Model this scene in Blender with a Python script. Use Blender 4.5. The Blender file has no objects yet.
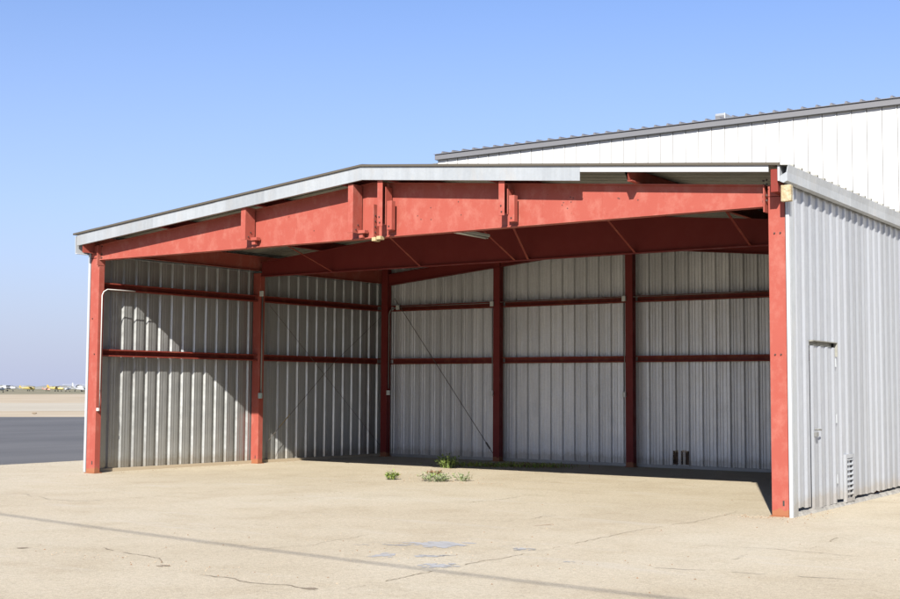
import bpy, bmesh, math, random
from mathutils import Vector, Matrix, noise
R = math.radians
random.seed(7)
S = bpy.context.scene
COL = S.collection

# ------------------------------------------------------------------ helpers
class MB:
    """collects faces, with a material slot index per face"""
    def __init__(s): s.v = []; s.f = []; s.m = []
    def quad(s, a, b, c, d, mi=0):
        n = len(s.v); s.v += [tuple(a), tuple(b), tuple(c), tuple(d)]; s.f.append((n, n+1, n+2, n+3)); s.m.append(mi)
    def poly(s, pts, mi=0):
        n = len(s.v); s.v += [tuple(p) for p in pts]; s.f.append(tuple(range(n, n+len(pts)))); s.m.append(mi)
    def mesh(s, vs, fs, mi=0):
        n = len(s.v); s.v += [tuple(p) for p in vs]
        for f in fs: s.f.append(tuple(i+n for i in f)); s.m.append(mi)
    def box(s, x0, x1, y0, y1, z0, z1, mi=0, fn=None):
        vs = [(x0,y0,z0),(x1,y0,z0),(x1,y1,z0),(x0,y1,z0),(x0,y0,z1),(x1,y0,z1),(x1,y1,z1),(x0,y1,z1)]
        if fn: vs = [fn(*v) for v in vs]
        s.mesh(vs, [(0,3,2,1),(4,5,6,7),(0,1,5,4),(1,2,6,5),(2,3,7,6),(3,0,4,7)], mi)
    def prism(s, prof, p0, p1, u, w, mi=0):
        """closed 2D profile swept from p0 to p1, profile axes u and w"""
        p0, p1, u, w = Vector(p0), Vector(p1), Vector(u), Vector(w)
        n = len(prof)
        vs = [p0+u*a+w*b for a, b in prof] + [p1+u*a+w*b for a, b in prof]
        fs = [(i, (i+1) % n, n+(i+1) % n, n+i) for i in range(n)]
        s.mesh(vs, fs, mi); s.mesh(vs[:n], [tuple(range(n))[::-1]], mi); s.mesh(vs[n:], [tuple(range(n))], mi)
    def tube(s, pts, r, n=8, mi=0):
        pts = [Vector(p) for p in pts]; rings = []
        for i, p in enumerate(pts):
            t = (pts[min(i+1, len(pts)-1)]-pts[max(i-1, 0)]).normalized()
            a = t.orthogonal().normalized() if i == 0 else (a - t*a.dot(t)).normalized()
            b = t.cross(a); rr = r[i] if isinstance(r, (list, tuple)) else r
            rings.append([p+(a*math.cos(k*2*math.pi/n)+b*math.sin(k*2*math.pi/n))*rr for k in range(n)])
        vs = [q for g in rings for q in g]
        fs = [(i*n+k, i*n+(k+1) % n, (i+1)*n+(k+1) % n, (i+1)*n+k) for i in range(len(pts)-1) for k in range(n)]
        fs += [tuple(range(n))[::-1], tuple(range((len(pts)-1)*n, len(pts)*n))]
        s.mesh(vs, fs, mi)
    def build(s, name, mat, parent=None, bevel=0, smooth=False, loc=None, merge=True):
        me = bpy.data.meshes.new(name); me.from_pydata(s.v, [], s.f)
        mats = mat if isinstance(mat, (list, tuple)) else [mat]
        for m in mats: me.materials.append(m)
        me.polygons.foreach_set('material_index', s.m)
        if merge:
            bm = bmesh.new(); bm.from_mesh(me); bmesh.ops.remove_doubles(bm, verts=bm.verts, dist=1e-5)
            bmesh.ops.recalc_face_normals(bm, faces=bm.faces); bm.to_mesh(me); bm.free()
        if smooth: me.polygons.foreach_set('use_smooth', [True]*len(me.polygons))
        me.update()
        o = bpy.data.objects.new(name, me); COL.objects.link(o)
        if parent: o.parent = parent
        if loc: o.location = loc
        if bevel:
            b = o.modifiers.new('bevel', 'BEVEL'); b.width = bevel; b.segments = 2; b.limit_method = 'ANGLE'; b.harden_normals = False
        return o

def empty(name, loc=(0, 0, 0)):
    o = bpy.data.objects.new(name, None); COL.objects.link(o); o.location = loc; o.empty_display_size = .3; return o
def tag(o, label=None, cat=None, group=None, kind=None):
    if label: o['label'] = label
    if cat: o['category'] = cat
    if group: o['group'] = group
    if kind: o['kind'] = kind
    return o

# ------------------------------------------------------------------ materials
def mat(name, base, rough=.6, metal=0, spec=.5, build=None):
    m = bpy.data.materials.new(name); m.use_nodes = True
    b = m.node_tree.nodes['Principled BSDF']
    b.inputs['Base Color'].default_value = (*base, 1); b.inputs['Roughness'].default_value = rough
    b.inputs['Metallic'].default_value = metal; b.inputs['Specular IOR Level'].default_value = spec
    if build: build(m.node_tree, b)
    return m
def N(nt, t, **kw):
    n = nt.nodes.new(t)
    for k, v in kw.items():
        if k.startswith('i_'): n.inputs[k[2:].replace('_', ' ')].default_value = v
        else: setattr(n, k, v)
    return n
def coords(nt, scale=(1, 1, 1), kind='Object'):
    tc = N(nt, 'ShaderNodeTexCoord'); mp = N(nt, 'ShaderNodeMapping'); mp.inputs['Scale'].default_value = scale
    nt.links.new(tc.outputs[kind], mp.inputs['Vector']); return mp.outputs[0]
def noise_n(nt, vec, scale, detail=4, rough=.55):
    n = N(nt, 'ShaderNodeTexNoise'); n.inputs['Scale'].default_value = scale; n.inputs['Detail'].default_value = detail
    n.inputs['Roughness'].default_value = rough; nt.links.new(vec, n.inputs['Vector']); return n.outputs['Fac']
def ramp(nt, fac, stops):
    r = N(nt, 'ShaderNodeValToRGB'); e = r.color_ramp.elements
    while len(e) < len(stops): e.new(.5)
    for q, (p, c) in zip(e, stops):
        q.position = p; q.color = (*c, 1) if isinstance(c, (tuple, list)) else (c, c, c, 1)
    nt.links.new(fac, r.inputs[0]); return r.outputs['Color']
def mix(nt, a, b, fac, mode='MIX'):
    n = N(nt, 'ShaderNodeMix', data_type='RGBA', blend_type=mode)
    for sock, v in ((n.inputs[0], fac), (n.inputs[6], a), (n.inputs[7], b)):
        if isinstance(v, bpy.types.NodeSocket): nt.links.new(v, sock)
        elif isinstance(v, (int, float)): sock.default_value = v if sock.type == 'VALUE' else (v, v, v, 1)
        else: sock.default_value = (*v, 1)
    return n.outputs[2]
def bump(nt, bsdf, h, strength=.3, dist=.01):
    b = N(nt, 'ShaderNodeBump'); b.inputs['Strength'].default_value = strength; b.inputs['Distance'].default_value = dist
    nt.links.new(h, b.inputs['Height']); nt.links.new(b.outputs[0], bsdf.inputs['Normal'])

def galv(name, c0, c1, rough=.45, metal=.35, streak=.12, dirt=(.30, .24, .17), dirt_amt=.25, spangle=.55, specks=.5):
    def f(nt, b):
        v = coords(nt)
        sp = N(nt, 'ShaderNodeTexVoronoi'); sp.inputs['Scale'].default_value = 38; nt.links.new(v, sp.inputs['Vector'])
        col = mix(nt, c0, c1, noise_n(nt, v, 1.3, 5))
        spg = N(nt, 'ShaderNodeSeparateColor'); nt.links.new(sp.outputs['Color'], spg.inputs[0])
        col = mix(nt, col, ramp(nt, spg.outputs[0], [(0, .82), (1, 1.0)]), spangle, 'MULTIPLY')
        vs = coords(nt, (9, 9, .35))
        col = mix(nt, col, ramp(nt, noise_n(nt, vs, 1.6, 5, .65), [(.3, 1-streak*2.2), (.6, 1.0)]), 1.0, 'MULTIPLY')
        dm = ramp(nt, noise_n(nt, coords(nt, (3, 3, .8)), 1.1, 7, .7), [(.52, 0.0), (.75, 1.0)])
        k = N(nt, 'ShaderNodeMath', operation='MULTIPLY'); k.inputs[1].default_value = dirt_amt; nt.links.new(dm, k.inputs[0])
        col = mix(nt, col, dirt, k.outputs[0])
        # each sheet of cladding has its own tone
        sp3 = N(nt, 'ShaderNodeSeparateXYZ'); nt.links.new(v, sp3.inputs[0])
        ad = N(nt, 'ShaderNodeMath', operation='ADD'); nt.links.new(sp3.outputs[0], ad.inputs[0]); nt.links.new(sp3.outputs[1], ad.inputs[1])
        dv = N(nt, 'ShaderNodeMath', operation='DIVIDE'); dv.inputs[1].default_value = .801; nt.links.new(ad.outputs[0], dv.inputs[0])
        fl = N(nt, 'ShaderNodeMath', operation='FLOOR'); nt.links.new(dv.outputs[0], fl.inputs[0])
        wn = N(nt, 'ShaderNodeTexWhiteNoise', noise_dimensions='1D'); nt.links.new(fl.outputs[0], wn.inputs['W'])
        col = mix(nt, col, ramp(nt, wn.outputs['Value'], [(0, .86), (1, 1.04)]), 1.0, 'MULTIPLY')
        # mud splashed along the foot of the wall
        nz = noise_n(nt, coords(nt, (4, 4, 1.5)), 2.0, 5, .7)
        zz = N(nt, 'ShaderNodeMath', operation='MULTIPLY_ADD'); nt.links.new(nz, zz.inputs[0]); zz.inputs[1].default_value = -.34; nt.links.new(sp3.outputs[2], zz.inputs[2])
        col = mix(nt, col, (.27, .22, .15), ramp(nt, zz.outputs[0], [(-.05, .42), (.0, .25), (.10, 0.0)]))
        nt.links.new(col, b.inputs['Base Color'])
        rr = ramp(nt, noise_n(nt, v, 5, 4), [(.3, rough-.05), (.7, rough+.10)]); nt.links.new(rr, b.inputs['Roughness'])
        bump(nt, b, noise_n(nt, v, 2.2, 3), .35, .03)
    return mat(name, c0, rough, metal, .5, f)

def paint(name, c0, c1, rust=(.10, .035, .02), rust_at=.66, rough=.5, fade=(.5, .2, .15), fade_amt=.35):
    def f(nt, b):
        v = coords(nt)
        col = mix(nt, c0, c1, noise_n(nt, v, 1.7, 6, .6))
        fm = ramp(nt, noise_n(nt, coords(nt, (1, 1, .7)), 5, 8, .72), [(.48, 0.0), (.72, fade_amt)])
        col = mix(nt, col, fade, fm)
        rm = ramp(nt, noise_n(nt, v, 14, 8, .7), [(rust_at, 0.0), (rust_at+.06, .85)])
        col = mix(nt, col, rust, rm)
        sp3 = N(nt, 'ShaderNodeSeparateXYZ'); nt.links.new(v, sp3.inputs[0])
        zz = N(nt, 'ShaderNodeMath', operation='MULTIPLY_ADD'); nt.links.new(noise_n(nt, v, 16, 6, .7), zz.inputs[0]); zz.inputs[1].default_value = -.16; nt.links.new(sp3.outputs[2], zz.inputs[2])
        col = mix(nt, col, (.26, .11, .05), ramp(nt, zz.outputs[0], [(.0, .8), (.012, .0)]))
        nt.links.new(col, b.inputs['Base Color'])
        rr = ramp(nt, noise_n(nt, v, 6, 4), [(.3, rough-.08), (.7, rough+.2)]); nt.links.new(rr, b.inputs['Roughness'])
        bump(nt, b, noise_n(nt, v, 3.5, 5), .25, .01)
    return mat(name, c0, rough, 0, .2, f)

M = {}
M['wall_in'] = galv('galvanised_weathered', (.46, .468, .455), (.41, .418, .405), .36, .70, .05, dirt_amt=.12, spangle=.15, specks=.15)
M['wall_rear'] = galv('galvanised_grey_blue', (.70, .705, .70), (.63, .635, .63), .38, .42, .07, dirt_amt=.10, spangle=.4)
M['wall_out'] = galv('galvanised_bright', (.345, .36, .38), (.325, .34, .36), .42, .2, .015, spangle=.2, specks=.2, dirt=(.30, .28, .24), dirt_amt=.15)
M['trim'] = galv('galvanised_trim', (.38, .40, .41), (.34, .36, .37), .4, .25, .05, spangle=.3, dirt=(.42, .34, .25), dirt_amt=.25)
M['trim_white'] = mat('pale_trim', (.36, .375, .39), .45)
M['roof'] = galv('roof_sheet', (.30, .30, .27), (.24, .235, .20), .6, .2, .12, dirt=(.22, .16, .10), dirt_amt=.5)
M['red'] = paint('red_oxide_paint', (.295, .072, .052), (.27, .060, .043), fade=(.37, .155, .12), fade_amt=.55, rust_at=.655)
M['red_shaded'] = paint('red_oxide_shaded', (.155, .022, .019), (.13, .017, .015), fade=(.18, .036, .028), fade_amt=.35, rust_at=.66)  # darker copy of the red, interior shade put into the colour
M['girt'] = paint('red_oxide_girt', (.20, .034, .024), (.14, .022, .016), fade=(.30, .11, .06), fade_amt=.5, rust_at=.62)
M['edge'] = mat('weathered_edge_strip', (.07, .06, .045), .8)
M['white_wall'] = mat('white_cladding', (.52, .52, .51), .5)
M['seam'] = mat('dirty_lap_seam', (.12, .12, .12), .8)
M['grey_trim'] = mat('grey_gutter', (.135, .135, .142), .5)
M['dark_rubber'] = mat('dark_gap', (.03, .028, .025), .8)
M['conduit'] = galv('conduit_steel', (.26, .26, .25), (.18, .18, .17), .5, .4, .1)
M['box_white'] = mat('pale_box', (.50, .51, .48), .5)
M['box_green'] = mat('greenish_box', (.28, .36, .33), .5)
M['cable'] = mat('dark_cable', (.03, .028, .026), .55)
M['rod'] = mat('rusty_rod', (.09, .075, .06), .6)
M['brass'] = mat('yellowed_tape', (.36, .28, .15), .6)
M['bolt'] = mat('rusty_bolt', (.05, .03, .025), .7)

def foam_f(nt, b):
    v = coords(nt)
    col = ramp(nt, noise_n(nt, v, 13, 6, .7), [(.3, (.25, .18, .075)), (.55, (.36, .30, .19)), (.8, (.42, .39, .30))])
    nt.links.new(col, b.inputs['Base Color']); bump(nt, b, noise_n(nt, v, 30, 5), .8, .02)
M['foam'] = mat('yellowed_foam', (.7, .6, .4), .85, build=foam_f)
def board_f(nt, b):
    v = coords(nt, (6, 6, 1)); nt.links.new(ramp(nt, noise_n(nt, v, 6, 5), [(.35, (.025, .014, .009)), (.65, (.16, .10, .06))]), b.inputs['Base Color'])
M['board'] = mat('rotten_board', (.1, .06, .04), .85, build=board_f)
M['hole_edge'] = mat('torn_edge', (.45, .36, .24), .7)
def wood_f(nt, b):
    v = coords(nt, (8, 8, .5)); nt.links.new(ramp(nt, noise_n(nt, v, 3, 6), [(.35, (.09, .055, .035)), (.65, (.2, .14, .09))]), b.inputs['Base Color'])
M['wood'] = mat('pole_wood', (.14, .1, .07), .85, build=wood_f)

def concrete_f(nt, b):
    v = coords(nt)
    big = noise_n(nt, v, .22, 6, .62); mid = noise_n(nt, v, 1.4, 7, .65); fine = noise_n(nt, v, 22, 6, .7)
    gr = noise_n(nt, v, 120, 3, .6)
    col = ramp(nt, big, [(.32, (.42, .355, .25)), (.52, (.47, .405, .295)), (.72, (.495, .44, .335))])
    col = mix(nt, col, ramp(nt, mid, [(.30, (.84, .81, .76)), (.50, (1, 1, 1)), (.72, (1.05, 1.05, 1.06))]), .6, 'MULTIPLY')
    col = mix(nt, col, ramp(nt, fine, [(.3, .80), (.55, 1.0), (.75, 1.10)]), .9, 'MULTIPLY')
    col = mix(nt, col, ramp(nt, gr, [(.35, .70), (.5, 1.0), (.7, 1.16)]), .9, 'MULTIPLY')
    # brownish damp stains in irregular blots
    st = ramp(nt, noise_n(nt, coords(nt, (1, .55, 1)), .55, 8, .7), [(.56, 0.0), (.72, .28)])
    col = mix(nt, col, (.30, .225, .14), st)
    # faint cement smears, long in one direction
    sm = ramp(nt, noise_n(nt, coords(nt, (.35, 2.2, 1)), 1.0, 6, .6), [(.58, 0.0), (.68, .35)])
    col = mix(nt, col, (.47, .43, .36), sm)
    # small dark specks
    vo = N(nt, 'ShaderNodeTexVoronoi'); vo.inputs['Scale'].default_value = 5; nt.links.new(v, vo.inputs['Vector'])
    sp = ramp(nt, vo.outputs['Distance'], [(.02, .75), (.035, 0.0)])
    gate = ramp(nt, noise_n(nt, v, 2.5, 2), [(.52, 0.0), (.56, 1.0)])
    spk = mix(nt, sp, gate, 1.0, 'MULTIPLY')
    col = mix(nt, col, (.13, .10, .07), spk)
    nt.links.new(col, b.inputs['Base Color'])
    h = mix(nt, fine, gr, .5); bump(nt, b, h, .6, .02)
M['concrete'] = mat('apron_concrete', (.4, .34, .24), .85, 0, .25, build=concrete_f)
M['crack'] = mat('crack_dark', (.22, .175, .12), .9)
M['joint'] = mat('joint_filler', (.325, .265, .18), .9)
M['pale_joint'] = mat('pale_filler', (.40, .345, .255), .9)
M['blue_patch'] = mat('blue_grey_paint_residue', (.34, .335, .325), .8)
M['rust_mark'] = mat('rust_mark', (.36, .20, .11), .9)
def asphalt_f(nt, b):
    v = coords(nt)
    c = ramp(nt, noise_n(nt, coords(nt, (.25, .06, 1)), 1.0, 6, .65), [(.3, (.078, .077, .077)), (.7, (.128, .125, .123))])
    c = mix(nt, c, ramp(nt, noise_n(nt, v, 40, 4), [(.3, .75), (.7, 1.2)]), .8, 'MULTIPLY')
    nt.links.new(c, b.inputs['Base Color'])
M['asphalt'] = mat('asphalt', (.07, .07, .075), .85, 0, .25, build=asphalt_f)
def dirt_f(nt, b):
    nt.links.new(ramp(nt, noise_n(nt, coords(nt, (.3, .12, 1)), .5, 7, .65), [(.3, (.34, .27, .18)), (.7, (.44, .37, .27))]), b.inputs['Base Color'])
M['dirt'] = mat('dry_dirt', (.4, .33, .24), .9, 0, .2, build=dirt_f)
def runway_f(nt, b):
    nt.links.new(ramp(nt, noise_n(nt, coords(nt, (.3, .1, 1)), .6, 7, .65), [(.3, (.36, .32, .25)), (.7, (.43, .385, .30))]), b.inputs['Base Color'])
M['runway'] = mat('old_runway', (.37, .35, .3), .9, 0, .2, build=runway_f)
def grass_f(nt, b):
    nt.links.new(ramp(nt, noise_n(nt, coords(nt, (.02, .02, 1)), 1.0, 8, .7), [(.35, (.11, .13, .07)), (.5, (.20, .18, .12)), (.65, (.27, .23, .16))]), b.inputs['Base Color'])
M['grass'] = mat('dry_airfield_grass', (.2, .2, .14), .9, 0, .1, build=grass_f)
def leafm(n, a, c):
    def f(nt, b):
        nt.links.new(mix(nt, a, c, noise_n(nt, coords(nt), 25, 2)), b.inputs['Base Color'])
    return mat(n, a, .6, 0, .3, build=f)
M['leaf'] = leafm('weed_leaf', (.13, .21, .04), (.21, .27, .07))
M['leaf_grey'] = leafm('weed_leaf_grey', (.17, .21, .10), (.24, .27, .15))
M['leaf_yellow'] = leafm('weed_leaf_yellow', (.30, .30, .04), (.15, .20, .04))
M['petal'] = mat('pale_petal', (.75, .74, .66), .6)
M['dry'] = leafm('dry_litter', (.28, .17, .09), (.16, .10, .06))
M['stone'] = mat('grit', (.33, .27, .19), .9)

# ------------------------------------------------------------------ world, sun, camera
w = bpy.data.worlds.new('World'); S.world = w; w.use_nodes = True; nt = w.node_tree
bg = nt.nodes['Background']
sky = nt.nodes.new('ShaderNodeTexSky'); sky.sky_type = 'NISHITA'; sky.sun_disc = False
sunv = Vector((2.14, -5.12, 3.60)).normalized()
sky.sun_elevation = math.asin(sunv.z); sky.sun_rotation = math.atan2(sunv.x, sunv.y)
sky.air_density = 1.0; sky.dust_density = .6; sky.ozone_density = 2.2; sky.altitude = 0
tcw = nt.nodes.new('ShaderNodeTexCoord'); sx = nt.nodes.new('ShaderNodeSeparateXYZ'); nt.links.new(tcw.outputs['Generated'], sx.inputs[0])
hazef = ramp(nt, sx.outputs['Z'], [(0.0, .96), (.06, .75), (.14, .42), (.30, .08), (.5, .0)])
tint = mix(nt, sky.outputs[0], (.94, 1.01, 1.28), 1.0, 'MULTIPLY')
skyc = mix(nt, tint, (3.7, 4.05, 5.5), hazef)
nt.links.new(skyc, bg.inputs[0]); bg.inputs[1].default_value = .07
sl = bpy.data.lights.new('sun', 'SUN'); sl.energy = 5.0; sl.angle = R(.5); sl.color = (1, .955, .88)
so = bpy.data.objects.new('sun', sl); COL.objects.link(so); so.rotation_euler = sunv.to_track_quat('Z', 'Y').to_euler(); so.location = (20, -30, 30)

yaw, pit, rol = R(34.4257), R(4.0956), R(.31)
F = Vector((-math.sin(yaw)*math.cos(pit), math.cos(yaw)*math.cos(pit), math.sin(pit)))
Rr = Vector((math.cos(yaw), math.sin(yaw), 0)); U = Rr.cross(F)
R2 = Rr*math.cos(rol)+U*math.sin(rol); U2 = -Rr*math.sin(rol)+U*math.cos(rol)
cd = bpy.data.cameras.new('camera'); cam = bpy.data.objects.new('camera', cd); COL.objects.link(cam)
mw = Matrix((R2, U2, -F)).transposed().to_4x4(); mw.translation = (17.1418, -14.1072, 1.4367); cam.matrix_world = mw
cd.sensor_fit = 'HORIZONTAL'; cd.sensor_width = 36; cd.lens = 36*1257.88/900; cd.clip_end = 6000; cd.clip_start = .1
S.camera = cam
S.view_settings.view_transform = 'Standard'; S.view_settings.look = 'None'; S.view_settings.gamma = 1
S.view_settings.exposure = 1.0; S.view_settings.use_curve_mapping = False
S.render.engine = 'CYCLES'
S.cycles.max_bounces = 8; S.cycles.diffuse_bounces = 1; S.cycles.glossy_bounces = 3

# ------------------------------------------------------------------ ground
g = MB(); g.box(-3000, 3000, -3000, 3000, -.5, -.012); tag(g.build('ground', M['grass']), kind='structure')
def sheet(name, pts, z, m):
    b = MB(); b.poly([(x, y, z) for x, y in pts]); return tag(b.build(name, m), kind='structure')
sheet('dry_dirt_verge', [(-2, -90), (-2, 75), (-81.3+15, 57.4+66), (-126, 275), (-215, 235), (-141-22, 100.8-100), (-180, -90)], -.008, M['dirt'])
sheet('runway', [(-48.3-25, 33.4-40), (-48.3, 33.4), (-45.3, 37.3), (-10, 84), (-20, 110), (-77.7, 63.9), (-81.3, 57.4), (-125, -12)], -.004, M['runway'])
# taxiway with a slightly ragged near edge
edge = [(-2.75+.06*noise.noise((y*.8, 0, 3))+.05*noise.noise((y*4, 1, 0)), y) for y in [i*.25 for i in range(-240, 249)]]
sheet('taxiway', [(-60, -60)]+edge+[(-3.5, 66), (-32.6, 26.8), (-35.2, 23.9), (-95, -42)], 0.0, M['asphalt'])

ap = MB()
ed2 = [(x-.12+.06*noise.noise((y*3, 5, 0)), y) for x, y in edge]
ap.poly([(x, y, .005) for x, y in [(70, -60)]+[(70, 62)]+ed2[::-1]])
def ribbon(pts, wd, mi, z=.009, jag=.05, taper=True):
    wd *= .5
    P = [Vector((x, y)) for x, y in pts]; out = []
    for a, b in zip(P, P[1:]):
        n = max(2, int((b-a).length/.04))
        for k in range(n): out.append(a.lerp(b, k/n))
    out.append(P[-1]); L = []; n = len(out)
    for i, p in enumerate(out):
        t = (out[min(i+1, n-1)]-out[max(i-1, 0)]).normalized(); q = Vector((-t.y, t.x))
        e = min(i, n-1-i)/max(1, n*.15); e = min(1, e) if taper else 1
        off = jag*(noise.noise((p.x*5, p.y*5, mi))+.6*noise.noise((p.x*17, p.y*17, 4)))
        ww = wd*.5*(.15+.85*e)*(.75+.9*abs(noise.noise((p.x*6, p.y*6, 9+mi))))
        L.append((p+q*(off+ww), p+q*(off-ww)))
    for a, b in zip(L, L[1:]):
        if noise.noise((a[0].x*3.1, a[0].y*3.1, 2.5+mi)) < -.18: continue
        ap.quad((*a[0], z), (*a[1], z), (*b[1], z), (*b[0], z), mi)
CR = [([(7.94,-6.5),(8.11,-6.46),(8.38,-6.5),(8.7,-6.59),(8.87,-6.6),(9.17,-6.72),(9.44,-6.94)],.022,1),
 ([(9.99,-7.09),(10.23,-7.13),(10.39,-7.12),(10.6,-7.16),(10.76,-7.15),(10.9,-7.1),(11.05,-7.12),(11.28,-7.16)],.026,1),
 ([(2.56,-3.22),(3.75,-3.6),(4.21,-3.55),(4.41,-2.96)],.03,3), ([(4.41,-2.96),(4.47,-2.4),(4.48,-1.92),(4.46,-1.0)],.02,1),
 ([(4.46,-1.0),(4.87,-.05),(4.84,.75),(4.88,1.59)],.014,1),
 ([(8.28,-.86),(8.3,.14),(8.31,.81),(8.75,.68)],.020,1), ([(9.93,-1.99),(9.91,-1.44),(9.9,-1.11)],.016,1),
 ([(9.81,-2.43),(9.88,-2.2)],.015,1), ([(8.29,2.18),(8.34,2.7),(8.37,3.3),(8.3,4.61)],.016,1), ([(8.63,1.27),(8.93,1.29)],.03,2),
 ([(10.3,-2.55),(10.39,-2.28)],.035,5), ([(11.4,-7.05),(11.35,-6.09),(11.37,-5.12),(11.41,-4.42)],.022,2),
 ([(11.41,-4.42),(11.38,-3.45),(11.36,-2.34),(11.51,-1.0),(11.42,.63)],.018,2),
 ([(13.16,-4.64),(13.04,-4.01),(12.98,-3.4)],.022,3), ([(13.34,-2.69),(13.25,-1.63),(13.22,-.85)],.02,2),
 ([(12.41,-4.72),(13.12,-4.55),(13.71,-4.45),(14.35,-4.29)],.03,3), ([(9.1,-6.2),(9.5,-5.2),(9.4,-4.1)],.014,2),
 ([(6.5,-4.6),(7.2,-4.3),(8.4,-4.2)],.012,2), ([(12.3,-3.1),(12.9,-2.9),(14.0,-2.95)],.02,3), ([(5.2,-.3),(6.2,-.5),(7.4,-.45)],.018,2),
 ([(6.1,2.9),(7.4,3.0),(8.3,2.9)],.02,2), ([(12.6,-.9),(13.6,-.2),(15,.1)],.014,2)]
for p, wd, mi in CR: ribbon(p, wd, mi)
def blot(pts, mi, seed, z=.0085):
    P = [Vector(p) for p in pts]; c = sum(P, Vector((0, 0)))/len(P); out = []
    for a, b in zip(P, P[1:]+P[:1]):
        for k in range(7):
            q = a.lerp(b, k/7); d = q-c
            out.append(c+d*(1+.35*noise.noise((q.x*22, q.y*22, seed))+.2*noise.noise((q.x*60, q.y*60, seed))))
    for a, b in zip(out, out[1:]+out[:1]): ap.poly([(*c, z), (*a, z), (*b, z)], mi)
rng = random.Random(21); zc = 0
for (cx, cy, ax, ay, ang, n) in [(10.46, -5.36, .11, .16, .2, 34), (10.40, -4.45, .26, .17, .5, 60), (10.80, -5.18, .16, .07, .9, 26), (11.20, -5.62, .13, .14, .8, 36), (11.24, -4.27, .10, .10, .5, 22), (11.97, -4.78, .07, .05, .2, 9), (10.1, -4.75, .25, .04, .6, 14)]:
    for k in range(n):
        q = rng.gauss(0, .5), rng.gauss(0, .5); x = cx+q[0]*ax*math.cos(ang)-q[1]*ay*math.sin(ang); y = cy+q[0]*ax*math.sin(ang)+q[1]*ay*math.cos(ang)
        w1, w2 = ax*rng.uniform(.12, .38), ay*rng.uniform(.12, .38); zc += 1
        pts = []
        for t in range(11):
            a = t*2*math.pi/11; pts.append((x+w1*math.cos(a)*rng.uniform(.5, 1.1), y+w2*math.sin(a)*rng.uniform(.5, 1.1), .0065+zc*.00001))
        ap.poly(pts, 4)
ribbon([(9.75,-4.75),(10.1,-4.55),(10.8,-4.35),(11.2,-4.0)], .014, 4); ribbon([(10.7,-5.2),(11.0,-5.0),(11.25,-4.85)], .02, 4)
# dirt collected in thin irregular tongues
for i in range(9):
    a = random.uniform(7.5, 8.1)
for (x, y) in [(9.44,-6.95),(11.15,-7.13),(7.6,-6.9)]: blot([(x-.05,y-.03),(x+.03,y-.04),(x+.06,y+.03),(x-.02,y+.05)], 1, x)
tag(ap.build('apron', [M['concrete'], M['crack'], M['joint'], M['pale_joint'], M['blue_patch'], M['rust_mark']], merge=False), kind='structure')

# ------------------------------------------------------------------ corrugated sheet
PROF = [(0, 0), (.050, 0), (.060, .0028), (.080, .0028), (.090, 0), (.108, 0), (.118, .0028), (.138, .0028), (.148, 0), (.158, 0), (.180, .036), (.232, .036), (.258, 0)]
PROF_REAR = [(0, 0), (.050, 0), (.060, .008), (.080, .008), (.090, 0), (.108, 0), (.118, .008), (.138, .008), (.148, 0), (.158, 0), (.180, .036), (.232, .036), (.258, 0)]
PROF_OUT = [(0, 0), (.05, 0), (.06, .002), (.07, .002), (.08, 0), (.125, 0), (.161, .021), (.205, .021), (.241, 0)]
PITCH = .267
def corrugated(mb, p0, p1, zb, zt, flip=1, levels=(), skip=None, prof=PROF, pitch=PITCH, phase=0, mi=0, wob=.003):
    """vertical ribbed wall sheet from p0 to p1; ribs stand out to the right of travel when flip = 1"""
    p0, p1 = Vector(p0), Vector(p1); L = (p1-p0).length; d = (p1-p0)/L; n = Vector((d.y, -d.x))*flip
    ss = []; k = math.floor(-1-phase/pitch)
    while (k*pitch+phase) < L:
        for a, o in prof:
            s = k*pitch+phase+a
            if 0 <= s <= L: ss.append((s, o))
        k += 1
    ss = sorted(set([(0, 0)]+ss+[(L, 0)]))
    zbf = zb if callable(zb) else (lambda s: zb); ztf = zt if callable(zt) else (lambda s: zt)
    def lv(s): return [zbf(s)]+[z for z in levels if z > zbf(s)]+[ztf(s)]
    for (s0, o0), (s1, o1) in zip(ss, ss[1:]):
        if s1-s0 < 1e-6: continue
        l0, l1 = lv(s0), lv(s1)
        for i in range(len(l0)-1):
            if skip and skip((s0+s1)/2, (l0[i]+l0[i+1])/2): continue
            def P(s, o, z):
                q = p0+d*s+n*(o+wob*noise.noise((s*.7, z*.6, p0.x+p0.y)))
                return (q.x, q.y, z)
            mb.quad(P(s0, o0, l0[i]), P(s1, o1, l1[i]), P(s1, o1, l1[i+1]), P(s0, o0, l0[i+1]), mi)

# ------------------------------------------------------------------ the open hangar
H = empty('open_hangar', (6.1, 3.8, 0))
tag(H, 'open corrugated metal hangar with coral red steel frame and low gabled roof', 'hangar')
H.location = (0, 0, 0)
XR, ZR, SL = 6.12, 4.585, .0935
def zr(x): return ZR-SL*abs(x-XR)
D = 7.62
def lx(y): return .02+.066*y         # left wall leans inwards towards the rear
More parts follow.
